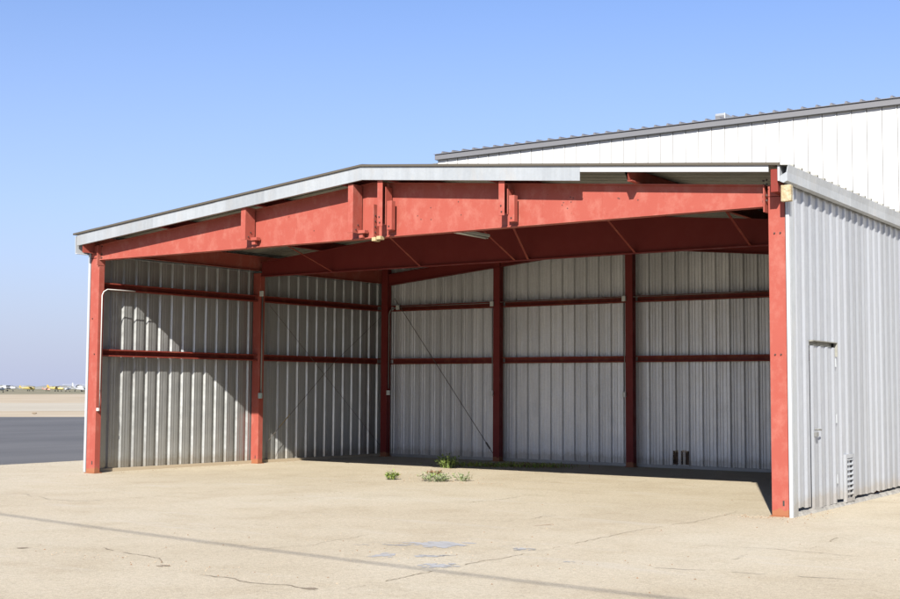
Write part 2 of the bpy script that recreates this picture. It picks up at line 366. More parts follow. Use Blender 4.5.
# walls
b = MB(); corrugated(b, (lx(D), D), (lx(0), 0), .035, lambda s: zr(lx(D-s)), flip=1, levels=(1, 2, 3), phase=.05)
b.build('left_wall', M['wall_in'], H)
b = MB()
def hole(s, z): # openings torn near the floor
    x = 12.19-s; return .075 < z < .33 and (7.30 < x < 7.405 or 7.455 < x < 7.50 or 7.53 < x < 7.625)
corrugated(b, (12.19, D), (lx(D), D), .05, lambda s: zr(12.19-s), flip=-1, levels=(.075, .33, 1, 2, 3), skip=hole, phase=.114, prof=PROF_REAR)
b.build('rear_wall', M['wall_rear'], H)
b = MB()
rng = random.Random(9)
for (xa, xb) in ((7.30, 7.405), (7.455, 7.50), (7.53, 7.625)):
    for k in range(9):
        z = .075+.255*k/9; b.mesh([(xa-.012, D-.006, z), (xa+rng.uniform(0, .022), D-.008, z+.014), (xa-.012, D-.006, z+.03)], [(0, 1, 2)]); b.mesh([(xb+.012, D-.006, z), (xb-rng.uniform(0, .022), D-.008, z+.014), (xb+.012, D-.006, z+.03)], [(0, 1, 2)])
    for k in range(4):
        x = xa+(xb-xa)*k/4; b.mesh([(x, D-.007, .345), (x+.015, D-.009, .33-rng.uniform(.01, .05)), (x+.03, D-.007, .345)], [(0, 1, 2)])
for x_ in (0,):
    b.box(7.2, 7.72, D+.045, D+.065, .04, .42, 1)
b.build('backing_board', [M['hole_edge'], M['board']], H, merge=False)
XW = 12.185
def rb(s): return .085+.02*noise.noise((s*2.1, 0, 0))+.016*noise.noise((s*11, 3, 0))
b = MB(); corrugated(b, (XW, .0), (XW, D), rb, 4.0, flip=1, levels=(.62, 1, 2.055, 3), skip=lambda s, z: .715 < s < 1.66 and z < 2.055, phase=.10, prof=PROF_OUT)
b.build('right_wall', M['wall_out'], H)
# walk-in door in the right wall
b = MB(); corrugated(b, (XW+.006, .725), (XW+.006, 1.63), lambda s: .05+.012*noise.noise((s*9, 2, 0)), 1.985, flip=1, phase=.10-.725+.267*3-.03, prof=PROF_OUT)
door = b.build('side_door', M['wall_out'], H); tag(door, 'ribbed metal walk-in door flush in the side wall')
b = MB(); b.box(XW-.02, XW-.002, .70, .722, .06, 2.06); b.box(XW-.02, XW-.002, 1.655, 1.675, .06, 2.06); b.box(XW-.02, XW-.002, .70, 1.675, 2.06, 2.08)
b.build('door_frame', M['dark_rubber'], H)
b = MB(); b.box(XW+.004, XW+.052, .705, .725, 2.035, 2.052); b.box(XW+.004, XW+.05, .725, 1.66, 2.04, 2.052); b.box(XW+.008, XW+.05, 1.642, 1.655, 1.87, 2.04)
b.box(XW-.05, XW-.03, .68, 1.70, 1.93, 2.07)  # backing plate added behind the door-head gap to keep it dark
b.build('drip_cap_gap_backing', M['roof'], H)
b = MB(); b.box(XW+.012, XW+.02, .775, .835, .88, 1.10); b.tube([(XW+.02, .805, .985), (XW+.075, .805, .985), (XW+.08, .88, .98)], .012); b.box(XW+.02, XW+.06, .775, .85, .90, .95)
b.build('handle', M['conduit'], door, bevel=.003)
for z in (.35, 1.1, 1.80):
    b = MB(); b.box(XW+.006, XW+.02, 1.60, 1.70, z-.05, z+.05); b.tube([(XW+.024, 1.648, z-.055), (XW+.024, 1.648, z+.055)], .008)
    b.build('hinge', M['trim'], door)
# louvred vent
b = MB()
y0, y1, z0, z1 = 1.98, 2.29, .06, .62
for bx_ in ((y0-.02, y0+.03, z0-.02, z1+.02), (y1-.03, y1+.02, z0-.02, z1+.02)): b.box(XW, XW+.040, bx_[0], bx_[1], bx_[2], bx_[3])
b.box(XW, XW+.038, y0+.03, y1-.03, z1-.03, z1+.02); b.box(XW, XW+.038, y0+.03, y1-.03, z0-.02, z0+.03)
vent = b.build('louvre_vent', M['wall_out'], H); tag(vent, 'louvred vent with dark slots low in the side wall')
b = MB(); b.box(XW+.004, XW+.012, y0+.03, y1-.03, z0+.03, z1-.03); b.build('vent_back', M['dark_rubber'], vent)
b = MB(); n = 8
for k in range(n):
    za = z0+.03+(z1-z0-.06)*(k+.36)/n; zb2 = z0+.03+(z1-z0-.06)*(k+1)/n
    b.prism([(.0, 0), (.0, .004), (.028, -.022), (.028, -.026)], (XW+.012, y0+.03, zb2), (XW+.012, y1-.03, zb2), (1, 0, 0), (0, 0, 1))
b.build('vent_blade', M['trim'], vent)
# broken grout footing beneath the right wall
b = MB(); ny = 150
for i in range(ny):
    ya, yb = D*i/ny, D*(i+1)/ny
    def prf(y):
        k = noise.noise((y*3, 0, 7)); k2 = noise.noise((y*14, 2, 7))
        ht = .05+.02*k+.008*k2; out = .03+.012*noise.noise((y*5, 4, 1))+.006*k2
        return [(12.12, y, .0), (12.12, y, ht), (XW+out*.7, y, ht), (XW+out, y, ht*.55), (XW+out+.02, y, .0)]
    A, B = prf(ya), prf(yb)
    for j in range(4): b.quad(A[j], B[j], B[j+1], A[j+1])
def grout_f(nt, bb):
    nt.links.new(ramp(nt, noise_n(nt, coords(nt), 9, 7, .7), [(.35, (.19, .18, .16)), (.6, (.33, .31, .27))]), bb.inputs['Base Color'])
M['grout'] = mat('grout', (.4, .4, .36), .9, build=grout_f)
b.build('footing', M['grout'], H)
# rear and left base rails
b = MB(); b.box(.7, 12.1, 7.53, 7.60, .006, .062); b.build('base_rail', M['trim'], H)
b = MB()
b.prism([(.01, .006), (.05, .006), (.05, .06), (.01, .06)], (lx(.3), .3, 0), (lx(7.5), 7.5, 0), (1, 0, 0), (0, 0, 1)); b.build('base_rail', M['dirt'], H)
# corner trims
b = MB(); b.box(XW-.004, XW+.038, -.03, .0, .0, 4.0); b.build('corner_trim', M['trim_white'], H, bevel=.004)
b = MB(); b.box(XW+.034, XW+.04, .001, .15, .0, 4.0); b.build('corner_trim', M['trim'], H)
b = MB(); b.box(.012, .062, -.006, .014, .02, 3.72); b.build('corner_trim', M['trim_white'], H, bevel=.004)
# columns
def column(x0, x1, y0, y1, z1, m=None, slots=True):
    b = MB(); b.box(x0, x1, y0, y1, .012, z1); o = b.build('column', m or M['red'], H, bevel=.006)
    b = MB(); b.box(x0-.015, x1+.02, y0-.02, y1+.03, .005, .016); b.build('base_plate', M['girt'], o)
    return o
def bolt(parent, pts, r=.012, ax='y'):
    for p in pts:
        b = MB(); p = Vector(p); d = Vector((0, -.014, 0)) if ax == 'y' else Vector((.014, 0, 0))
        b.tube([p, p+d], r, 6); b.build('bolt', M['bolt'], parent)
cl = column(.075, .285, 0, .12, 3.62); cr = column(11.965, 12.165, 0, .16, 3.70)
bolt(cr, [(12.04, 0, 3.27), (12.11, 0, 3.27), (12.03, 0, 1.86), (12.10, 0, 1.86)], .010)
b = MB(); b.box(12.095, 12.115, -.003, .01, .13, .19); b.build('slot', M['dark_rubber'], cr)
bolt(cl, [(.15, 0, 2.6), (.22, 0, 2.0)], .010)
b = MB(); b.box(.215, .235, -.003, .01, .15, .21); b.build('slot', M['dark_rubber'], cl)
cm = column(.29, .475, 3.75, 3.88, 3.66)
b = MB(); b.box(.40, .415, 3.747, 3.76, .10, .16); b.build('slot', M['dark_rubber'], cm)
column(.66, .82, 7.33, 7.47, 4.0, M['red_shaded']); column(11.98, 12.13, 3.75, 3.90, 3.7, M['red_shaded']); column(11.98, 12.13, 7.34, 7.48, 4.0, M['red_shaded'])
for x in (3.50, 6.455, 9.40): column(x, x+.155, 7.34, 7.48, zr(x)-.25, M['red_shaded'])
# rafters of the front and middle frames: level bottom edge, top edge under the roof
def rafter(y, xa, xb, m):
    b = MB(); zt = lambda x: zr(x)-.205; zb0 = 3.605
    for x0, x1 in ((xa, XR), (XR, xb)):
        for (ya, yb, za, zz) in ((y+.03, y+.042, None, None),):
            v = [(x0, ya, zb0), (x1, ya, zb0), (x1, yb, zb0), (x0, yb, zb0), (x0, ya, zt(x0)), (x1, ya, zt(x1)), (x1, yb, zt(x1)), (x0, yb, zt(x0))]
            b.mesh(v, [(0,3,2,1),(4,5,6,7),(0,1,5,4),(1,2,6,5),(2,3,7,6),(3,0,4,7)])
        v = [(x0, y-.012, zt(x0)), (x1, y-.012, zt(x1)), (x1, y+.13, zt(x1)), (x0, y+.13, zt(x0)), (x0, y-.012, zt(x0)+.012), (x1, y-.012, zt(x1)+.012), (x1, y+.13, zt(x1)+.012), (x0, y+.13, zt(x0)+.012)]
        b.mesh(v, [(0,3,2,1),(4,5,6,7),(0,1,5,4),(1,2,6,5),(2,3,7,6),(3,0,4,7)])
    r = b.build('rafter', m, H)
    b = MB(); b.box(xa, xb, y-.004, y+.14, zb0-.014, zb0-.001); b.build('bottom_flange', m, r)
    return r
rf = rafter(0, .285, 11.925, M['red']); tag(rf, 'sunlit coral red front rafter')
rm = rafter(3.75, .48, 11.98, M['red_shaded']); tag(rm, 'dark red middle rafter in shade')
# weld / splice seams and end plates on the front rafter
b = MB(); b.box(11.925, 11.94, -.05, .13, 3.52, zr(11.93)-.20); ep = b.build('end_plate', M['red'], rf, bevel=.002)
b = MB(); b.box(11.965, 12.165, -.002, .12, 3.705, zr(12.06)-.19); b.build('column_head', M['red'], cr, bevel=.003)
b = MB(); b.box(.085, .285, -.002, .12, 3.63, zr(.2)-.19); b.build('column_head', M['red'], cl, bevel=.003)
b = MB(); b.box(.275, .290, -.05, .12, 3.50, zr(.28)-.20); b.build('end_plate', M['red'], rf, bevel=.002)
for z in (3.66, 3.72, 3.85, 3.90):
    bolt(rf, [(11.905, .03, z), (11.955, -.002, z)], .013)
for z in (3.60, 3.66, 3.80): bolt(rf, [(.31, .03, z+.03), (.26, -.002, z)], .013)
for x in (2.45, 4.65, 9.78, 8.9):
    b = MB(); b.box(x, x+.012, .0285, .0305, 3.61, zr(x)-.21); b.build('weld_seam', M['red'], rf)
rng = random.Random(3)
for k in range(16):
    x = rng.choice([4.9, 6.9, 7.6, 9.2, 10.3])+rng.uniform(-.3, .3); z = rng.uniform(3.75, zr(x)-.35)
    b = MB(); b.tube([(x, .031, z), (x, .026, z)], .008, 6); b.build('bolt', M['bolt'], rf)
# rear rafter, parallel to the roof
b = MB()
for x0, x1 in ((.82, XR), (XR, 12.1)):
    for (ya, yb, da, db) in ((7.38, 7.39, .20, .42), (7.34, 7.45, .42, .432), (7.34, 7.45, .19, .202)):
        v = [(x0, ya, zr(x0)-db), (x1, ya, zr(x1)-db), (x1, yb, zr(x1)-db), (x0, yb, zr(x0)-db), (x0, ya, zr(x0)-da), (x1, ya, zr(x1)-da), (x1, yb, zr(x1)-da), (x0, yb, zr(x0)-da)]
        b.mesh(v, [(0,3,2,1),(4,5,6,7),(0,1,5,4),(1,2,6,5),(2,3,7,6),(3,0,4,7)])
b.build('rafter', M['red_shaded'], H)
# girts: C sections opening to the room
CP = [(0, 0), (.11, 0), (.11, .022), (.104, .022), (.104, .006), (.006, .006), (.006, .114), (.104, .114), (.104, .098), (.11, .098), (.11, .12), (0, .12)]
def girt(p0, p1, inward, z, m):
    b = MB(); b.prism(CP, (p0[0], p0[1], z), (p1[0], p1[1], z), (*inward, 0), (0, 0, 1)); b.build('girt', m, H)
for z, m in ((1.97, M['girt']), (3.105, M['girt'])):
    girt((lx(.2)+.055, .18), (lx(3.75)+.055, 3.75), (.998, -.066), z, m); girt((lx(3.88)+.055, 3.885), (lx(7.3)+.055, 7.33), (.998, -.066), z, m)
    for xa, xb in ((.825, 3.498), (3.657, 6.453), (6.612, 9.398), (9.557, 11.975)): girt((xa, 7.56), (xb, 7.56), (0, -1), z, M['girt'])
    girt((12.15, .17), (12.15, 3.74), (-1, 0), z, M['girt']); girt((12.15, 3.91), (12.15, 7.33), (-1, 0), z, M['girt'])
# purlins (lipped channels running front to back) and eave struts
PP = [(0, 0), (.06, 0), (.06, .015), (.054, .015), (.054, .005), (.005, .005), (.005, .175), (-.05, .175), (-.05, .16), (-.055, .16), (-.055, .18), (0, .18)]
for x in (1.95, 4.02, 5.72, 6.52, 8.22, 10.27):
    b = MB(); b.prism(PP, (x, -.235, zr(x)-.192), (x, 7.58, zr(x)-.192), (1, 0, 0), (0, 0, 1)); b.build('purlin', M['red'] if x > 9 else M['red_shaded'], H)
b = MB(); b.prism([(0, 0), (-.05, 0), (-.05, .006), (-.006, .006), (-.006, .274), (-.05, .274), (-.05, .28), (0, .28)], (.13, -.235, 3.705), (.62, 7.5, 3.705), (-1, 0, 0), (0, 0, 1)); b.build('eave_strut', M['red'], H)
b = MB(); b.box(12.085, 12.17, -.235, 7.55, 3.715, 3.98); b.build('eave_strut', M['girt'], H, bevel=.004)
# flange braces from the middle rafter up to the purlins
for xl_, xu in ((2.26, 1.97), (4.26, 4.04), (6.21, 5.74), (6.47, 6.54), (8.42, 8.24), (10.31, 10.29)):
    b = MB(); b.prism([(-.02, -.003), (.02, -.003), (.02, .003), (-.012, .003), (-.012, .02), (-.02, .02)], (xl_, 3.745, 3.60), (xu+.02, 2.85, zr(xu)-.2), (1, 0, 0), (0, .6, .8)); b.build('flange_brace', M['girt'], H)
# roof sheet, ribs running down the slope
b = MB(); ribs = []; k = 0; y = -.275
rp = [(0, 0), (.20, 0), (.212, .036), (.245, .036), (.257, 0)]
while y < D+.1:
    for a, o in rp: ribs.append((y+a, o))
    y += .28
def rx(x, y, left): return x
for xs in ((None, 2.2, 4.2, XR), (XR, 8.2, 10.2, 12.30)):
    for i in range(3):
        for (ya, oa), (yb, ob) in zip(ribs, ribs[1:]):
            if yb-ya < 1e-6: continue
            def X(q, y): return (-.06+.066*max(y, 0)) if q is None else q
            a0, a1, b0, b1 = X(xs[i], ya), X(xs[i+1], ya), X(xs[i], yb), X(xs[i+1], yb)
            wv = lambda x, y: .006*noise.noise((x*1.3, y*.5, 2))
            b.quad((a0, ya, zr(a0)+oa+wv(a0, ya)), (a1, ya, zr(a1)+oa+wv(a1, ya)), (b1, yb, zr(b1)+ob+wv(b1, yb)), (b0, yb, zr(b0)+ob+wv(b0, yb)))
b.build('roof', M['roof'], H)
b = MB()
for s in (-1, 1):
    x1 = XR+s*.22; b.mesh([(XR, -.255, ZR+.036), (XR, D, ZR+.036), (x1, D, zr(x1)+.032), (x1, -.255, zr(x1)+.032)], [(0, 1, 2, 3)])
b.build('ridge_cap', M['roof'], H)
b = MB()
for x0, x1 in ((-.06, XR), (XR, 12.21)):
    n = 14
    for k in range(n):
        a, c = x0+(x1-x0)*k/n, x0+(x1-x0)*(k+1)/n
        ha, hc = [.028+.008*noise.noise((q*2.3, 1, 0)) for q in (a, c)]
        b.mesh([(a, -.29, zr(a)-.002), (c, -.29, zr(c)-.002), (c, -.262, zr(c)-.002), (a, -.262, zr(a)-.002), (a, -.29, zr(a)+ha), (c, -.29, zr(c)+hc), (c, -.27, zr(c)+hc), (a, -.27, zr(a)+ha)], [(0,3,2,1),(4,5,6,7),(0,1,5,4),(1,2,6,5),(2,3,7,6),(3,0,4,7)])
b.build('roof_edge', M['edge'], H)
# fascia: folded sheet lengths, the right-hand length is only a narrow strip
def fascia(x0, x1, h, m=None, dy=0):
    b = MB(); ya, yb = -.262-dy, -.250-dy
    v = [(x0, ya, zr(x0)-h), (x1, ya, zr(x1)-h), (x1, yb, zr(x1)-h), (x0, yb, zr(x0)-h), (x0, ya, zr(x0)-.004), (x1, ya, zr(x1)-.004), (x1, yb, zr(x1)-.004), (x0, yb, zr(x0)-.004)]
    b.mesh(v, [(0,3,2,1),(4,5,6,7),(0,1,5,4),(1,2,6,5),(2,3,7,6),(3,0,4,7)])
    # turned-in lower lip
    v = [(x0, yb, zr(x0)-h), (x1, yb, zr(x1)-h), (x1, yb+.03, zr(x1)-h), (x0, yb+.03, zr(x0)-h)]
    b.mesh(v, [(0, 1, 2, 3)])
    return b.build('fascia', m or M['trim'], H)
fascia(.015, 3.25, .19); fascia(3.24, XR, .192, dy=.003); fascia(XR, 9.62, .19)
o = fascia(9.622, 12.07, .078, M['trim_white']); tag(o, 'narrow pale strip where the lower fascia is missing')
# left eave gutter and its bright end
b = MB(); b.prism([(-.035, 0), (-.085, 0), (-.095, .30), (-.085, .30), (-.078, .012), (-.04, .012)], (.065, -.262, 3.685), (.56, 7.6, 3.685), (1, 0, 0), (0, 0, 1)); b.build('eave_gutter', M['trim_white'], H)
# right eave trim (folded gutter) and foam stop block
b = MB(); gp = [(0, .0), (.04, -.02), (.085, .0), (.085, .10), (.10, .185), (.092, .185), (.075, .10), (.0, .06)]
b.prism(gp, (XW+.018, -.255, 3.83), (XW+.018, D, 3.83), (1, 0, 0), (0, 0, 1)); b.build('eave_gutter', M['trim'], H)
b = MB(); b.box(XW-.008, XW+.016, -.262, D, 3.835, 4.02); b.build('eave_flashing', M['trim_white'], H, bevel=.003)
b = MB(); rng = random.Random(5)
b.box(XW+.012, XW+.13, -.22, -.15, 3.60, 3.79)
o = b.build('foam_block', M['foam'], H, bevel=.008)
tag(o, 'yellowed block stuffed under the end of the right gutter')
# hanging brackets on the front rafter
def bracket(boxes, tris=()):
    b = MB()
    for q in boxes: b.box(*q)
    return b.build('track_bracket', M['red'], H, bevel=.003)
def bx_channel(x, zb, zt, yf=-.215):
    t = .008
    o = bracket([(x, x+.085, yf, yf+t, zb, zt), (x+.085, x+.085+t, yf, -.0, zb, zt), (x, x+.085, -.012, -.002, zb, zt)])
    b = MB(); b.box(x+.085, x+.21, -.09, .0, zb+.0, zb+.045); b.box(x+.085, x+.15, -.06, .0, zb-.06, zb); b.build('foot', M['red'], o, bevel=.002)
    bolt(o, [(x+.094, -.10, zb+.12), (x+.094, -.15, zb+.05)], .010, 'x')
bx_channel(3.75, 3.69, 4.19); bx_channel(5.84, 3.66, 4.36)
def twin(x, zb, zt, dx2, zb2, zt2):
    o = bracket([(x, x+.09, -.215, -.205, zb, zt), (x+.0, x+.01, -.205, -.0, zb+.05, zt-.02), (x+.09, x+.10, -.15, 0, zb+.02, zt-.1)])
    b = MB(); b.box(x+dx2, x+dx2+.085, -.135, -.05, zb2, zt2); b.box(x+dx2, x+dx2+.02, -.05, .02, zb2+.03, zt2-.03); b.build('rear_channel', M['red'], o, bevel=.003)
    b = MB(); b.box(x+.05, x+dx2+.03, -.03, .02, zb-.06, zb+.05); b.build('foot', M['red'], o, bevel=.002)
    bolt(o, [(x+.05, -.215, zb+.05), (x+.04, -.215, zb+.13), (x+dx2+.04, -.135, zb2+.05)], .010)
    return o
o = twin(6.37, 3.72, 4.385, .11, 3.67, 4.08)
b = MB(); b.box(6.205, 6.222, -.10, .02, 3.60, 4.06); b.build('bolt_plate', M['red'], o, bevel=.002)
for z in (3.66, 3.74, 3.82, 3.9): bolt(o, [(6.222, -.07, z)], .01, 'x')
b = MB(); b.box(6.20, 6.27, -.12, .0, 3.53, 3.585); b.box(6.27, 6.34, -.10, .0, 3.55, 3.60); b.build('hook', M['brass'], o, bevel=.006)
twin(8.385, 3.72, 4.18, .11, 3.64, 3.99)
# X bracing rods
b = MB(); b.tube([(lx(5.6)+.19, 5.85, 1.97), (lx(4)+.19, 4.02, .42)], .005); b.build('brace_rod', M['rod'], H)
b = MB(); b.tube([(lx(4)+.19, 4.02, 3.05), (lx(7.4)+.17, 7.33, .22)], .004); b.build('brace_rod', M['rod'], H)
b = MB(); b.tube([(lx(5.6)+.19, 5.85, 1.97), (lx(7.4)+.17, 7.33, 3.0)], .004); b.build('brace_rod', M['rod'], H)
b = MB(); b.tube([(lx(4.3)+.192, 4.32, .69), (lx(4.6)+.192, 4.6, .93)], .009); b.build('rod_sleeve', M['brass'], H)
b = MB(); b.tube([(.95, 7.42, 3.38), (3.50, 7.40, .12)], .007); b.tube([(3.30, 7.40, .375), (3.40, 7.40, .25)], .018); b.build('brace_rod', M['rod'], H)
# conduits and switch boxes
def conduit(pts, m='conduit', r=.011):
    b = MB(); b.tube(pts, r); return b.build('conduit', M[m], H, smooth=True)
def jbox(x, y, z, m='box_white', s=.05):
    s *= .78
    b = MB(); b.box(x-s, x+s, y-.04, y, z-s*1.3, z+s*1.3); b.build('switch_box', M[m], H, bevel=.006)
conduit([(.305, .06, 1.40), (.305, .06, 3.00), (.31, .09, 3.06), (.33, .15, 3.10), (.36, .3, 3.10), (.40, .7, 3.10)], 'box_white', .009); jbox(.315, .04, 1.07, s=.026)
conduit([(.305, .06, 1.1), (.32, .05, 1.25), (.305, .06, 1.40)], r=.008)
conduit([(.497, 3.79, 1.36), (.497, 3.79, 3.24)], r=.016); jbox(.51, 3.775, 1.30, 'box_green', .052); jbox(.50, 3.78, 3.26, s=.05)
conduit([(.85, 7.36, 1.45), (.85, 7.36, 3.04), (.88, 7.36, 3.12), (.95, 7.36, 3.16), (1.05, 7.38, 3.18)]); jbox(.87, 7.35, 1.36, s=.05); jbox(1.08, 7.38, 3.18, s=.05)
for x in (3.50, 6.455):
    conduit([(x-.014, 7.34, 1.42), (x-.014, 7.34, 3.1)], 'conduit', .010); jbox(x-.012, 7.33, 1.36, s=.045); jbox(x-.01, 7.33, 3.17, s=.05)
conduit([(3.66, 7.35, 3.20), (6.4, 7.35, 3.20)], r=.008); conduit([(6.62, 7.35, 3.20), (9.3, 7.35, 3.20)], r=.008); conduit([(1.1, 7.37, 3.19), (3.4, 7.35, 3.19)], r=.008)
# sheet-metal screws on the side wall (small heads in rows)
b = MB()
for z in (.25, 1.2, 2.03, 3.15, 3.7):
    for k in range(28):
        y = .10+.02+.267*k
        if .7 < y < 1.68 and z < 2.06 or y > D: continue
        b.box(XW+.001, XW+.009, y-.008, y+.008, z-.008, z+.008)

# hanging strip light below the roof
L_ = empty('strip_light', (6.5, 2.05, 3.83)); tag(L_, 'pale fluorescent strip light hanging behind the front rafter of the hangar', 'light')
b = MB(); b.box(-.05, .05, -.62, .40, .0, .045); b.build('housing', M['box_white'], L_, bevel=.006)
for s in (-.022, .022):
    b = MB(); b.tube([(s, -.60, -.014), (s, .38, -.014)], .014); b.build('tube', M['box_white'], L_, smooth=True)
for y in (-.5, .3):
    b = MB(); b.tube([(0, y, .045), (0, y, .50)], .004, 5); b.build('hanger', M['cable'], L_)

# ------------------------------------------------------------------ white building behind
WB = empty('white_building', (0, 0, 0)); tag(WB, 'tall white metal-clad building rising behind the right half of the hangar', 'building')
WP = [(0, 0), (.262, 0), (.266, .014), (.282, .014), (.286, 0)]
YB, XB = 11.6, -.87
b = MB(); corrugated(b, (XB, YB), (34, YB), 0, 7.23, flip=1, prof=WP, pitch=.3055, wob=.002); corrugated(b, (34, YB), (34, 31), 0, 7.3, flip=1, prof=WP, pitch=.3055)
corrugated(b, (34, 31), (XB, 31), 0, 7.3, flip=1, prof=WP, pitch=.3055); corrugated(b, (XB, 31), (XB, YB), 0, 7.3, flip=1, prof=WP, pitch=.3055)
x = XB+.2905
while x < 34: b.quad((x, YB-.004, .1), (x+.013, YB-.004, .1), (x+.013, YB-.004, 7.2), (x, YB-.004, 7.2), 1); x += .3055
b.build('wall', [M['white_wall'], M['seam']], WB)
b = MB(); b.box(XB-.03, 34, YB-.10, YB+.02, 7.20, 7.335); b.build('gutter', M['grey_trim'], WB, bevel=.005)
b = MB(); x = XB-.05
rr = []
while x < 34.2:
    for a, o in ((0, 0), (.24, 0), (.258, .045), (.285, .045), (.30, 0)): rr.append((x+a, o))
    x += .3055
for (xa, oa), (xb, ob) in zip(rr, rr[1:]):
    if xb-xa < 1e-6: continue
    for (ya, yb, za, zb2) in ((YB-.13, 21.3, 7.345, 8.2), (21.3, 31.1, 8.2, 7.35)):
        b.quad((xa, ya, za+oa), (xb, ya, za+ob), (xb, yb, zb2+ob), (xa, yb, zb2+oa))
for (xa, oa), (xb, ob) in zip(rr, rr[1:]):
    if xb-xa > 1e-6: b.quad((xa, YB-.13, 7.33), (xb, YB-.13, 7.33), (xb, YB-.13, 7.345+ob), (xa, YB-.13, 7.345+oa))
b.build('roof', M['grey_trim'], WB)
b = MB(); b.box(5.58, 5.84, 13.9, 14.3, 7.50, 8.04); o = b.build('roof_vent', M['trim'], WB, bevel=.02)
b = MB(); b.box(5.60, 5.82, 13.885, 13.899, 7.90, 7.98); b.box(5.60, 5.82, 13.885, 13.899, 7.76, 7.84); b.build('grille', M['grey_trim'], o)
b = MB(); b.box(5.86, 6.04, 14.0, 14.3, 7.50, 7.93); b.build('cowl', M['white_wall'], o, bevel=.02)

# low shed with a ribbed ridge vent, its top just showing over the hangar roof
SH = empty('rear_shed', (0, 0, 0)); tag(SH, 'rear shed whose dark ribbed rooftop vent just shows above the hangar fascia', 'shed')
b = MB(); corrugated(b, (-4.2, 12.4), (-1.15, 12.4), 0, 6.95, flip=1); corrugated(b, (-1.15, 12.4), (-1.15, 17), 0, 6.95, flip=1); corrugated(b, (-1.15, 17), (-4.2, 17), 0, 6.95, flip=1); corrugated(b, (-4.2, 17), (-4.2, 12.4), 0, 6.95, flip=1)
b.build('wall', M['wall_out'], SH)
b = MB(); b.box(-4.3, -1.05, 12.3, 17.1, 6.951, 7.05); b.build('roof', M['roof'], SH)
b = MB()
for k in range(9):
    y0_ = 0
    cx = -2.25+k*.11; pts = []
    for j in range(9):
        a = math.pi*j/8; pts.append((cx+.0, 13.1-.55*math.cos(a)*.5, 7.05+.40*math.sin(a)))
    b.tube(pts, .022, 5)
b.tube([(-2.3, 12.95, 7.05), (-1.3, 12.95, 7.05)], .05, 6)
b.build('ridge_vent', M['roof'], SH)

# ------------------------------------------------------------------ overhead line (its shadow crosses the apron)
for i, (x, y) in enumerate(((-18, -14.4), (54, -17.3))):
    P_ = empty('utility_pole', (x, y, 0)); tag(P_, ('western' if i == 0 else 'eastern')+' weathered wooden pole carrying the overhead cable', 'utility pole', 'poles of the overhead line')
    hp = 6.55+.0043*36**2
    b = MB(); b.tube([(0, 0, 0), (0, 0, 5), (0, 0, hp+.3)], [.16, .14, .11], 12); b.build('pole', M['wood'], P_, smooth=True)
    b = MB(); b.box(-.05, .05, -1.1, 1.1, hp-.26, hp-.14); b.build('crossarm', M['wood'], P_)
    b = MB(); b.tube([(.0, .3, hp-.14), (0, .3, hp-.06), (0, .3, hp)], [.04, .055, .03], 8); b.build('insulator', M['grey_trim'], P_)
b = MB(); pts = []
for k in range(41):
    t = k/40; xc = -18+72*t; pts.append((xc, -5.88-.04*(xc-3.9-11.3)-9.32, 6.55+.0043*(xc-18)**2))
b.tube(pts, .014, 6); tag(b.build('overhead_cable', M['cable'], smooth=True), 'single dark cable slung between two wooden poles', 'cable')

# ------------------------------------------------------------------ distant airfield
def aircraft(x, y, heading, s, body, stripe, label, tall=False):
    s *= .8; A = empty('light_aircraft', (x, y, 0)); A.rotation_euler.z = R(heading); tag(A, label, 'aircraft', 'aircraft parked across the airfield')
    mb_ = mat('aircraft_paint', body, .35); ms = mat('aircraft_trim', stripe, .4)
    b = MB(); b.tube([(3.6*s, 0, 1.25*s), (3.3*s, 0, 1.3*s), (2.2*s, 0, 1.4*s), (.4*s, 0, 1.5*s), (-2*s, 0, 1.5*s), (-4.2*s, 0, 1.6*s)], [.15*s, .42*s, .6*s, .68*s, .38*s, .12*s], 12); b.build('fuselage', mb_, A, smooth=True)
    b = MB(); b.box(-.2*s, 1.3*s, -5.2*s, 5.2*s, 2.15*s, 2.30*s); b.build('wing', mb_, A, bevel=.05)
    b = MB(); b.prism([(-4.4*s, 1.6*s), (-3.2*s, 1.6*s), (-3.9*s, 2.9*s), (-4.5*s, 2.9*s)], (0, -.05, 0), (0, .05, 0), (1, 0, 0), (0, 0, 1)); b.build('tail_fin', ms, A)
    b = MB(); b.box(-4.5*s, -3.6*s, -1.6*s, 1.6*s, 1.65*s, 1.74*s); b.build('tailplane', mb_, A)
    b = MB(); b.box(.6*s, 1.7*s, -.5*s, .5*s, 1.75*s, 2.14*s); b.build('cockpit', M['dark_rubber'], A, bevel=.08)
    for wy in (-1.1, 1.1, 0):
        wx = 2.6 if wy == 0 else .3
        b = MB(); b.tube([(wx*s, wy*s-.09, .27*s), (wx*s, wy*s+.09, .27*s)], .27*s, 10); b.tube([(wx*s, wy*s, .3*s), (wx*s, wy*.5*s, 1.1*s)], .05*s, 5); b.build('wheel', M['cable'], A)
Wt, Ye, Rd, Gr = (.44, .45, .46), (.46, .36, .12), (.34, .16, .12), (.26, .28, .31)  # desaturated paints, distance haze put into the colour
aircraft(-351, 255.4, 40, 1.1, Wt, Gr, 'white aircraft at the far left edge of the airfield skyline')
aircraft(-266.8, 192.0, 120, .8, Wt, Wt, 'white low aircraft nearest the pavement at the far left, below the others')
aircraft(-362.3, 272.8, 75, .9, Ye, Ye, 'smaller yellow aircraft, left of the reddish one on the far airfield')
aircraft(-374, 290, 10, .6, (.50, .28, .22), Rd, 'small reddish aircraft between the two yellow aircraft')
aircraft(-345.8, 272, 20, 1.0, Ye, (.5, .25, .05), 'larger orange-yellow aircraft in the middle of the distant row')
aircraft(-326, 261.2, 300, .8, Wt, Gr, 'white aircraft just right of the larger yellow aircraft')
